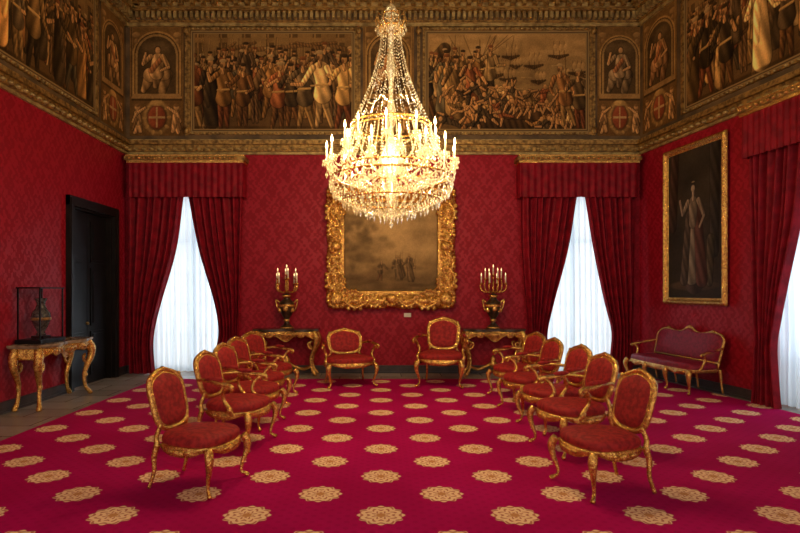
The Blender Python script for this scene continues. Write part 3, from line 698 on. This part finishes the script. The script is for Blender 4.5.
def chair_mesh(arms,a=.29,b=.27,bw=.24,bh=.27,zc=.735,name='c',e=3.0):
    mb=MB()
    so=sup(a,b,3.2,44,.10,.03)
    n=len(so); vs=[];fs=[]
    lay=[(0.94,.400),(1.0,.400),(1.05,.385),(1.03,.360),(1.045,.335),(.95,.33)]
    for sc,z in lay:
        for k,(x,y) in enumerate(so):
            t=2*pi*k/n; dip=.024*(math.cos(4*t)-.2)*(z<.38); vs.append((x*sc,y*sc,z-dip))
    for i in range(len(lay)-1):
        for k in range(n): fs.append((i*n+k,i*n+(k+1)%n,(i+1)*n+(k+1)%n,(i+1)*n+k))
    mb.add(vs,fs,0)
    for x,y in ((0,-b-.045),(a+.02,0),(-a-.02,0)):
        mb.ell((x,y,.350),(.055 if x==0 else .018,.018 if x==0 else .055,.032),0)
        for s in (-1,1):
            if x==0: mb.ell((s*.08,y+.006,.360),(.035,.014,.017),0,8,5)
            else: mb.ell((x,s*.08,.360),(.014,.035,.017),0,8,5)
    for s in (-1,1):
        cab_leg(mb,s*(a-.012),-b+.015,.385,s*.9,-.9)
        mb.tube([(s*(a-.07),b-.01,.39),(s*(a-.062),b+.02,.28),(s*(a-.06),b+.02,.15),(s*(a-.045),b+.06,.015)],[.030,.024,.018,.016],8,0)
    mb.dome(so,lambda u,v,h:(u,v,h),[(.97,.39),(1.015,.415),(1.015,.445),(.96,.47),(.84,.486),(.58,.498),(.25,.502)],1)
    bo=[]
    for k in range(64):
        t=2*pi*k/64; c_,s_=math.cos(t),math.sin(t)
        x=bw*math.copysign(abs(c_)**(2/e),c_); y=bh*math.copysign(abs(s_)**(2/e),s_)
        x*=1+.05*y/bh-.03*math.cos(y/bh*pi)
        if y>0: y+=.024*math.exp(-(x/.09)**2)
        bo.append((x,y))
    Y0=b+.005
    fm=lambda u,v,h:(u,Y0+.05+v*.26-h-.25*u*u,zc+v)
    ring=[fm(u,v,0) for u,v in bo]
    mb.tube(ring,.024,8,0,closed=True,sm=1); mb.tube([fm(u*.90,v*.90,.014) for u,v in bo],.009,6,0,closed=True,sm=1)
    mb.dome(bo,fm,[(.93,.0),(.88,.024),(.80,.040),(.6,.050),(.3,.054)],1)
    mb.dome(bo[::-1],fm,[(.96,-.0),(.93,-.012),(.6,-.018)],1)
    t=fm(0,bh+.03,.012); mb.ell(t,(.046,.020,.022),0); mb.ell((t[0],t[1],t[2]+.014),(.022,.015,.012),0)
    for s in (-1,1):
        mb.tube([fm(s*.03,bh+.028,.012),fm(s*.075,bh+.016,.014),fm(s*.125,bh+.002,.012)],[.018,.015,.007],6,0)
        mb.ell(fm(s*bw*.90,bh*.84,.01),(.020,.016,.024),0,8,5); mb.ell(fm(s*bw*.84,-bh*.82,.01),(.020,.016,.024),0,8,5)
        mb.tube([(s*(a-.07),b-.005,.38),(s*(a-.085),Y0+.01,.44),fm(s*bw*.80,-bh*.86,0)],[.026,.022,.022],8,0)
    mb.ell(fm(0,-bh,.01),(.05,.016,.022),0)
    if arms:
        for s in (-1,1):
            p0=fm(s*bw*1.0,-.02,0)
            mb.tube([p0,(s*(bw+.085),.14,.705),(s*(a+.055),0,.68),(s*(a+.065),-.10,.675),(s*(a+.08),-.15,.655),(s*(a+.075),-.135,.62),(s*(a+.065),-.105,.635)],[.019,.021,.023,.025,.024,.017,.011],8,0)
            mb.tube([(s*(a+.062),-.09,.66),(s*(a+.035),-.03,.60),(s*(a+.005),-.02,.51),(s*(a+.02),-.09,.43),(s*(a+.005),-.11,.37)],[.022,.020,.020,.025,.028],8,0)
            mb.ell((s*(bw+.088),.08,.722),(.030,.105,.026),1,10,6)
            mb.ell((s*(a+.03),-.09,.42),(.024,.035,.035),0)
    return mb.mesh(name,[GOLD,VELV])
SIDE=chair_mesh(False,.285,.275,.225,.235,.72,'gilt_side_chair'); ARM=chair_mesh(True,.30,.28,.23,.215,.71,'gilt_armchair')
WIDE=chair_mesh(True,.35,.28,.27,.19,.69,'gilt_wide_armchair',2.8)
rd=math.radians
CZ=.0155
def seat(name,me,x,y,ang,sc=1):
    zs=sc if isinstance(sc,(int,float)) else sc[2]
    mz=min(v.co.z for v in me.vertices)
    return put(name,me,(x,y,CZ-mz*zs),rd(ang),sc)
seat('side_chair',SIDE,-1.57,4.86,74,1.0)
for x,y,a in ((-1.58,6.15,76),(-1.64,7.05,74),(-1.74,7.98,68),(-1.80,9.0,56)): seat('armchair',ARM,x,y,a,1.04)
seat('side_chair',SIDE,1.87,4.76,-76,1.0)
for x,y,a in ((2.02,5.93,-76),(2.10,6.85,-76),(2.08,7.85,-74),(2.14,8.85,-66)): seat('armchair',ARM,x,y,a,1.04)
seat('armchair',WIDE,-.57,9.95,16,(1.16,1.1,1.06)); seat('armchair',ARM,1.07,9.95,-12,(1.25,1.2,1.22))
def settee():
    mb=MB(); a=.86;b=.29
    so=sup(a,b,6,80,0,.02); n=len(so); vs=[];fs=[]
    lay=[(1.0,.40),(1.02,.39),(1.015,.36),(1.02,.33),(.97,.325)]
    for sc,z in lay:
        for x,y in so: vs.append((x*(1+(sc-1)*.4),y*sc,z-(.022*math.cos(x*2*pi/.57)*(z<.38))))
    for i in range(len(lay)-1):
        for k in range(n): fs.append((i*n+k,i*n+(k+1)%n,(i+1)*n+(k+1)%n,(i+1)*n+k))
    mb.add(vs,fs,0)
    for x in (-.84,-.285,.285,.84):
        cab_leg(mb,x,-b+.01,.385,(.9 if x>.5 else -.9 if x<-.5 else 0),-.9,1.25)
        mb.tube([(x,b-.02,.39),(x,b,.2),(x,b+.03,.012)],[.028,.02,.016],8,0)
    for x in (-.57,0,.57):
        mb.ell((x,-b-.02,.345),(.07,.018,.035),0)
        for s in (-1,1): mb.tube([(x+s*.05,-b-.02,.35),(x+s*.13,-b-.02,.37),(x+s*.2,-b-.015,.34)],[.016,.014,.008],6,0)
    mb.dome(so,lambda u,v,h:(u,v,h),[(.985,.39),(1,.42),(.985,.465),(.95,.485),(.6,.495)],1)
    top=lambda x: .93+.035*abs(math.cos(x/.86*1.5*pi))+.05*math.exp(-(x/.12)**2)-.10*max(0,(abs(x)-.72)/.14)**2
    ou=[(-.84+1.68*k/48,top(-.84+1.68*k/48)) for k in range(49)]
    ou=[(-.82,.50)]+ou+[(.82,.50)]
    fm=lambda x,z,h:(x,b-.03+(z-.45)*.22-h,z)
    mb.tube([fm(x,z,0) for x,z in ou],.024,8,0,closed=True,sm=1)
    mb.dome(ou[::-1],lambda x,z,h:fm(x,z,h),[(.98,0),(.955,.03),(.88,.045),(.6,.05)],1)
    mb.dome(ou,lambda x,z,h:fm(x,z,h),[(.98,0),(.955,-.012),(.6,-.015)],1)
    for x in (-.57,0,.57): mb.ell(fm(x,top(x)+.02,.01),(.07,.018,.03),0); mb.tube([fm(x-.15,top(x-.15),.012),fm(x-.07,top(x)+.015,.015),fm(x,top(x)+.01,.015),fm(x+.07,top(x)+.015,.015),fm(x+.15,top(x+.15),.012)],[.006,.014,.018,.014,.006],6,0)
    for s in (-1,1):
        mb.tube([fm(s*.82,.50,0),(s*.80,b-.04,.40)],.022,8,0,sm=1)
        mb.tube([fm(s*.84,.74,0),(s*.90,.12,.70),(s*.93,-.06,.665),(s*.94,-.14,.64),(s*.93,-.12,.615)],[.02,.022,.024,.023,.012],8,0)
        mb.tube([(s*.93,-.10,.65),(s*.90,-.04,.58),(s*.88,-.08,.45),(s*.86,-.11,.39)],[.02,.018,.02,.026],8,0)
        mb.ell((s*.915,.05,.70),(.028,.10,.024),1)
    return mb.mesh('settee',[GOLD,VELVM])
ang=math.atan2(RT.sd.y,RT.sd.x)
p=RT.P(1.60,.46,0); seat('settee',settee(),p.x,p.y,math.degrees(ang),1.0)
# ---------------------------------------------------------------- consoles
def console(L,dp,H,name,mats,stretch=True):
    mb=MB(); h2=L/2
    out=[]
    for k in range(41):
        t=k/40; x=-h2+L*t; out.append((x,-dp+.045*math.cos(t*4*pi)*1-(.02)))
    out=[(-h2,0)]+out+[(h2,0)]
    n=len(out); 
    for z0,z1,sc in ((H-.03,H,1.03),(H-.045,H-.03,1.0)):
        vs=[(x*sc,y*sc,z0) for x,y in out]+[(x*sc,y*sc,z1) for x,y in out]
        fs=[tuple(range(n))[::-1],tuple(range(n,2*n))]+[(k,(k+1)%n,n+(k+1)%n,n+k) for k in range(n)]
        mb.add(vs,fs,1,False)
    vs=[];fs=[]
    dipf=lambda x:.10+.05*math.cos(((x+h2)/L-.5)*4*pi)+.05*math.exp(-(((x+h2)/L-.5)/.1)**2)
    for k,(x,y) in enumerate(out):
        for j in range(6):
            v=j/5; bul=.02*math.sin(v*pi)+.008*math.sin(k*1.7+j*2); vs.append((x*(.95),(y-bul)*.95,H-.045-dipf(x)*v))
    for k in range(n-1):
        for j in range(5): fs.append((k*6+j,(k+1)*6+j,(k+1)*6+j+1,k*6+j+1))
    mb.add(vs,fs,0)
    mb.tube([(x*.95,y*.95,H-.045-dipf(x)) for x,y in out],.014,6,0,sm=1)
    for x in (-L*.25,0,L*.25):
        mb.ell((x,-dp-.03,H-.12),(.085,.03,.06),0); mb.ell((x,-dp-.05,H-.11),(.04,.025,.035),0)
        for s in (-1,1): mb.tube([(x+s*.03,-dp-.04,H-.10),(x+s*.10,-dp-.045,H-.085),(x+s*.13,-dp-.035,H-.13),(x+s*.10,-dp-.03,H-.15)],[.016,.018,.014,.008],6,0)
    for s in (-1,1):
        x=s*(h2-.07)
        for y,fy in ((-dp+.06,-1),(-.07,0)):
            mb.tube([(x,y,H-.05),(x+s*.05,y+.04*fy,H-.16),(x+s*.055,y+.03*fy,H-.30),(x-s*.01,y,H*.52),(x-s*.06,y-.02*fy,H*.36),(x-s*.04,y-.01*fy,H*.16),(x+s*.02,y+.03*fy,.05),(x+s*.05,y+.04*fy,.02)],
              [.055,.064,.056,.045,.032,.028,.038,.018],10,0)
            mb.ell((x+s*.055,y+.045*fy,H-.2),(.038,.038,.065),0); mb.ell((x-s*.05,y,H*.36),(.038,.033,.043),0)
            mb.tube([(x,y,H*.56),(x-s*.09,y,H*.60),(x-s*.12,y,H*.68),(x-s*.08,y,H*.72),(x-s*.06,y,H*.68)],[.024,.024,.022,.016,.010],6,0)
            mb.ell((x+s*.03,y+.03*fy,.032),(.045,.04,.03),0)
    if stretch:
        for s in (-1,1):
            mb.tube([(s*(h2-.12),-dp+.06,H*.2),(s*h2*.5,-dp*.6,H*.13),(s*.08,-dp*.5,H*.22),(0,-dp*.5,H*.24)],[.022,.028,.03,.03],8,0)
            mb.tube([(s*(h2-.12),-.07,H*.2),(s*h2*.5,-dp*.4,H*.13),(s*.08,-dp*.5,H*.22)],[.02,.024,.024],8,0)
        mb.lathe([(.05,.16*H),(.09,.2*H),(.10,.26*H),(.05,.3*H),(.07,.34*H),(.03,.4*H),(.01,.43*H)],(0,-dp*.5,0),12,0)
    return mb.mesh(name,mats)
CON=console(1.25,.42,.93,'console_table',[GOLD,MARB])
cxl=(287-VX)*11.2/F; cxr=(493-VX)*11.2/F
put('console_table',CON,(cxl,D-.06,.001)); put('console_table',CON,(cxr,D-.06,.001),0,(.95,1,1))
LT=console(1.45,.44,.93,'gilt_table',[GOLD,MARBL],False)
put('gilt_side_table',LT,(XL+.06,8.46,.001),rd(90))
# ---------------------------------------------------------------- candelabra
def cand():
    mb=MB()
    mb.lathe([(.12,0),(.125,.03),(.10,.05),(.055,.09),(.04,.13),(.06,.16),(.05,.19),(.09,.25),(.145,.36),(.155,.44),(.13,.50),(.075,.545),(.06,.58),(.085,.61),(.075,.64),(.02,.66)],(0,0,0),18,0)
    mb.lathe([(.13,0),(.135,.02),(.13,.035)],(0,0,0),16,1); mb.lathe([(.148,.40),(.162,.42),(.162,.44),(.148,.46)],(0,0,0),20,1); mb.lathe([(.06,.575),(.092,.605),(.09,.625),(.05,.635)],(0,0,0),16,1)
    mb.lathe([(.042,.12),(.068,.16),(.04,.2)],(0,0,0),14,1)
    for s in (-1,1):
        mb.tube([(s*.13,0,.48),(s*.20,0,.54),(s*.19,0,.44),(s*.15,0,.33)],[.014,.018,.016,.01],8,1)
        mb.ell((s*.12,-.09,.35),(.04,.02,.05),1)
    mb.ell((0,-.145,.38),(.05,.025,.06),1)
    mb.tube([(0,0,.64),(0,0,.9)],[.022,.016],8,1,sm=1)
    for k in range(9):
        if k<8: a=2*pi*k/8+.3; r=.235 if k%2 else .17; z=.86+.09*(1-k%2)
        else: a=0;r=0;z=1.02
        x,y=r*math.cos(a),r*math.sin(a)
        if r: mb.tube([(0,0,.70),(x*.5,y*.5,.68),(x*.95,y*.95,.72),(x*1.08,y*1.08,.80),(x,y,z-.03)],[.015,.015,.015,.013,.012],6,1)
        else: mb.tube([(0,0,.88),(0,0,1.0)],.015,6,1,sm=1)
        mb.lathe([(.012,-.04),(.036,-.015),(.038,-.005),(.014,0)],(x,y,z),10,1)
        mb.lathe([(.0125,0),(.0125,.13),(.004,.135)],(x,y,z),8,2)
        mb.lathe([(.002,.133),(.011,.148),(.009,.165),(.001,.19)],(x,y,z),8,3)
    return mb.mesh('candelabrum',[BRONZE,GOLD,IVORY,emis('candelabra_bulb',(1,.7,.35),2.0)])
CM=cand()
for x in (cxl,cxr): put('candelabrum',CM,(x,D-.30,.932),0,(1.05,1.05,1.06))
mb=MB(); x0,x1,y0,y1,zb,zt=XL+.07,XL+.40,7.92,8.50,.935,1.74
mb.box(x0-.02,x1+.02,y0-.02,y1+.02,zb,zb+.06,0); mb.box(x0-.01,x1+.01,y0-.01,y1+.01,zt-.02,zt,0)
for x in (x0,x1-.018):
    for y in (y0,y1-.018): mb.box(x,x+.018,y,y+.018,zb+.06,zt-.02,0)
mb.box(x1-.006,x1-.003,y0+.02,y1-.02,zb+.06,zt-.02,1)
mb.box(x0+.02,x1-.02,y0+.003,y0+.006,zb+.06,zt-.02,1); mb.box(x0+.02,x1-.02,y1-.006,y1-.003,zb+.06,zt-.02,1)
cx,cy=(x0+x1)/2,(y0+y1)/2
mb.box(cx-.09,cx+.09,cy-.09,cy+.09,zb+.06,zb+.10,0)
mb.lathe([(.06,0),(.065,.02),(.045,.05),(.09,.13),(.13,.25),(.12,.33),(.075,.39),(.055,.45),(.06,.49),(.085,.54),(.075,.545),(.04,.5)],(cx,cy,zb+.10),20,2)
mb.lathe([(.131,.225),(.137,.245),(.131,.265)],(cx,cy,zb+.10),20,3)
mb.obj('glass_display_case',[BLACK,GLASS,simple('glazed_vase',(.10,.095,.08),(.025,.027,.025),.15,0,30),GOLDD])
# ---------------------------------------------------------------- chandelier
CX,CY=(391-VX)*7/F,7.0
mb=MB()
def strand(pts,sp=.032,r=.010,h=.015):
    P=[Vector(p) for p in pts]; acc=0
    for i in range(len(P)-1):
        L=(P[i+1]-P[i]).length; 
        while acc<=L:
            c_=P[i]+(P[i+1]-P[i])*(acc/L if L>0 else 0); mb.octa(c_,r,h,1); acc+=sp
        acc-=L
def pc(r,a,z): return (CX+r*math.cos(a),CY+r*math.sin(a),z)
def ringt(r,z,t=.014,m=0): mb.tube([pc(r,2*pi*k/40,z) for k in range(40)],t,6,m,closed=True,sm=1)
mb.tube([(CX,CY,ZT-.1),(CX,CY,5.25)],.016,6,0,sm=1)
for k in range(22): mb.ell((CX,CY,5.3+k*.105),(.03 if k%2 else .018,.018 if k%2 else .03,.05),0,8,5)
mb.lathe([(.02,0),(.16,.02),(.20,.08),(.06,.14),(.05,.2)],(CX,CY,ZT-.22),16,0)
mb.lathe([(.02,5.28),(.06,5.22),(.07,5.18),(.03,5.1),(.05,5.02),(.10,4.97),(.04,4.92),(.025,4.7),(.05,4.5),(.055,4.42),(.03,4.3),(.025,4.1),(.06,3.95),(.07,3.85),(.03,3.7),(.04,3.6),(.10,3.45),(.13,3.35),(.10,3.22),(.05,3.1),(.09,2.98),(.05,2.85),(.03,2.68),(.05,2.64),(.035,2.6),(.005,2.56)],(CX,CY,0),16,1)
ringt(.15,4.97,.012); ringt(.10,5.14,.01)
for k in range(12):
    a=2*pi*k/12
    mb.tube([pc(.05,a,5.0),pc(.13,a,4.96),pc(.19,a,5.03),pc(.18,a,5.12),pc(.15,a,5.10)],[.008,.008,.008,.007,.004],5,0,sm=3)
    strand([pc(.05,a,5.22),pc(.10,a,5.12),pc(.15,a,5.0)]); mb.octa(pc(.19,a,4.95),.014,.04,1)
    strand([pc(.15+.0*j,a+j/5*2*pi/12,4.97-.07*math.sin(j/5*pi)) for j in range(6)],.028)
NT=24
for k in range(NT):
    a=2*pi*k/NT
    strand([pc(.12+.38*(t/12)**1.7,a,4.95-1.2*(t/12)) for t in range(13)],.042,.0085,.014)
for r,z in ((.22,4.35),(.36,4.02)):
    for k in range(10):
        a=2*pi*k/10; strand([pc(r+.02,a+j/6*2*pi/10,z-.09*math.sin(j/6*pi)) for j in range(7)],.03,.009,.012)
ringt(.50,3.75,.015); ringt(.50,3.70,.010)
ringt(.62,3.22,.012); ringt(.74,3.10,.014)
def candle(a,r,z,zf):
    p=pc(r,a,z); mb.lathe([(.012,-.05),(.05,-.02),(.055,0),(.02,.01)],p,10,1)
    mb.lathe([(.011,0),(.011,zf-.06),(.004,zf-.055)],p,8,2)
    mb.lathe([(.002,zf-.058),(.014,zf-.03),(.012,zf),(.001,zf+.045)],p,8,3)
    for j in range(6):
        q=2*pi*j/6; mb.octa((p[0]+.05*math.cos(q),p[1]+.05*math.sin(q),z-.05),.010,.032,1)
NU,NL=10,16
for k in range(NU):
    a=2*pi*k/NU+.2
    mb.tube([pc(.06,a,3.40),pc(.25,a,3.25),pc(.45,a,3.30),pc(.56,a,3.42),pc(.58,a,3.52)],[.016,.014,.012,.011,.010],6,1,sm=4)
    candle(a,.58,3.55,.20)
    strand([pc(.50,a,3.75),pc(.53,a,3.65),pc(.57,a,3.55)])
    b2=a+2*pi/NU
    strand([pc(.58-.05*math.sin(j/8*pi),a+(b2-a)*j/8,3.52-.13*math.sin(j/8*pi)) for j in range(9)],.028)
for k in range(NL):
    a=2*pi*k/NL+.1
    mb.tube([pc(.08,a,3.25),pc(.35,a,3.06),pc(.60,a,3.06),pc(.77,a,3.18),pc(.80,a,3.27)],[.016,.014,.012,.011,.010],6,1,sm=4)
    candle(a,.80,3.30,.20)
    b2=a+2*pi/NL
    strand([pc(.80-.03*math.sin(j/8*pi),a+(b2-a)*j/8,3.27-.12*math.sin(j/8*pi)) for j in range(9)],.026,.011,.014)
    strand([pc(.50+.3*t/8,a,3.70-.42*(t/8)-.12*math.sin(t/8*pi)) for t in range(9)],.03)
    mb.octa(pc(.80,a,3.12),.018,.05,1)
def band(n,tab,sp=.034,r=.012,h=.018):
    q=cr(tab,6)
    for k in range(n):
        a=2*pi*k/n; strand([pc(p[0],a,p[1]) for p in q],sp,r,h)
band(32,[(.50,3.70),(.55,3.5),(.62,3.36),(.62,3.22)],.038)
band(44,[(.74,3.12),(.77,3.02),(.73,2.90),(.60,2.80)],.040)
band(30,[(.60,2.82),(.46,2.74),(.30,2.68),(.14,2.64),(.04,2.63)],.04)
band(24,[(.62,3.22),(.5,3.05),(.3,2.95),(.1,2.9)],.04)
ringt(.60,2.82,.012); ringt(.30,2.69,.010)
for r,z,n,L in ((.76,3.0,44,.05),(.72,2.88,40,.05),(.60,2.77,36,.055),(.46,2.69,28,.05),(.30,2.63,20,.05),(.14,2.58,10,.05)):
    for k in range(n): mb.octa(pc(r,2*pi*(k+.5)/n,z),.013,L,1)
mb.octa((CX,CY,2.52),.03,.06,1)
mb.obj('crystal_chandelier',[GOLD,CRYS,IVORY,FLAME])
# ---------------------------------------------------------------- lights
def area(name,loc,rot,sx,sy,pw,col):
    l=bpy.data.lights.new(name,'AREA'); l.shape='RECTANGLE'; l.size=sx; l.size_y=sy; l.energy=pw; l.color=col
    o=bpy.data.objects.new(name,l); o.location=loc; o.rotation_euler=rot; scene.collection.objects.link(o); return o
for i,(fr,w_) in enumerate(((BK,W1),(BK,W2),(RT,SW))):
    m0=(w_[0]+w_[1])/2; p=fr.P(m0,-1.0,1.95); n=fr.n
    o=area('window_daylight_%d'%i,p,(0,0,0),(w_[1]-w_[0])+.6,4.2,76 if i<2 else 150,(.80,.90,1))
    o.rotation_euler=Vector((n.x,n.y,0)).to_track_quat('-Z','Z').to_euler()
def point(name,loc,pw,col,r):
    l=bpy.data.lights.new(name,'POINT'); l.energy=pw; l.color=col; l.shadow_soft_size=r
    o=bpy.data.objects.new(name,l); o.location=loc; scene.collection.objects.link(o)
point('chandelier_core_light',(CX,CY,3.35),22,(1,.70,.34),.10)
for k in range(6):
    p=pc(.95,2*pi*k/6+.4,3.65); point('chandelier_lamp_%d'%k,p,58,(1,.72,.40),.06)
wd=bpy.data.worlds.new('world'); scene.world=wd; wd.use_nodes=True
bg=wd.node_tree.nodes['Background']; bg.inputs[0].default_value=(1.0,.87,.74,1); bg.inputs[1].default_value=1.4
# ---------------------------------------------------------------- camera
cam=bpy.data.cameras.new('camera'); co=bpy.data.objects.new('camera',cam); scene.collection.objects.link(co)
co.location=(0,0,HC); co.rotation_euler=(pi/2,0,0); cam.sensor_width=36; cam.lens=36*F/800
cam.shift_x=(400-VX)/800; cam.shift_y=(HY-266.5)/800; cam.clip_end=100
scene.camera=co
scene.view_settings.view_transform='Standard'; scene.view_settings.exposure=0
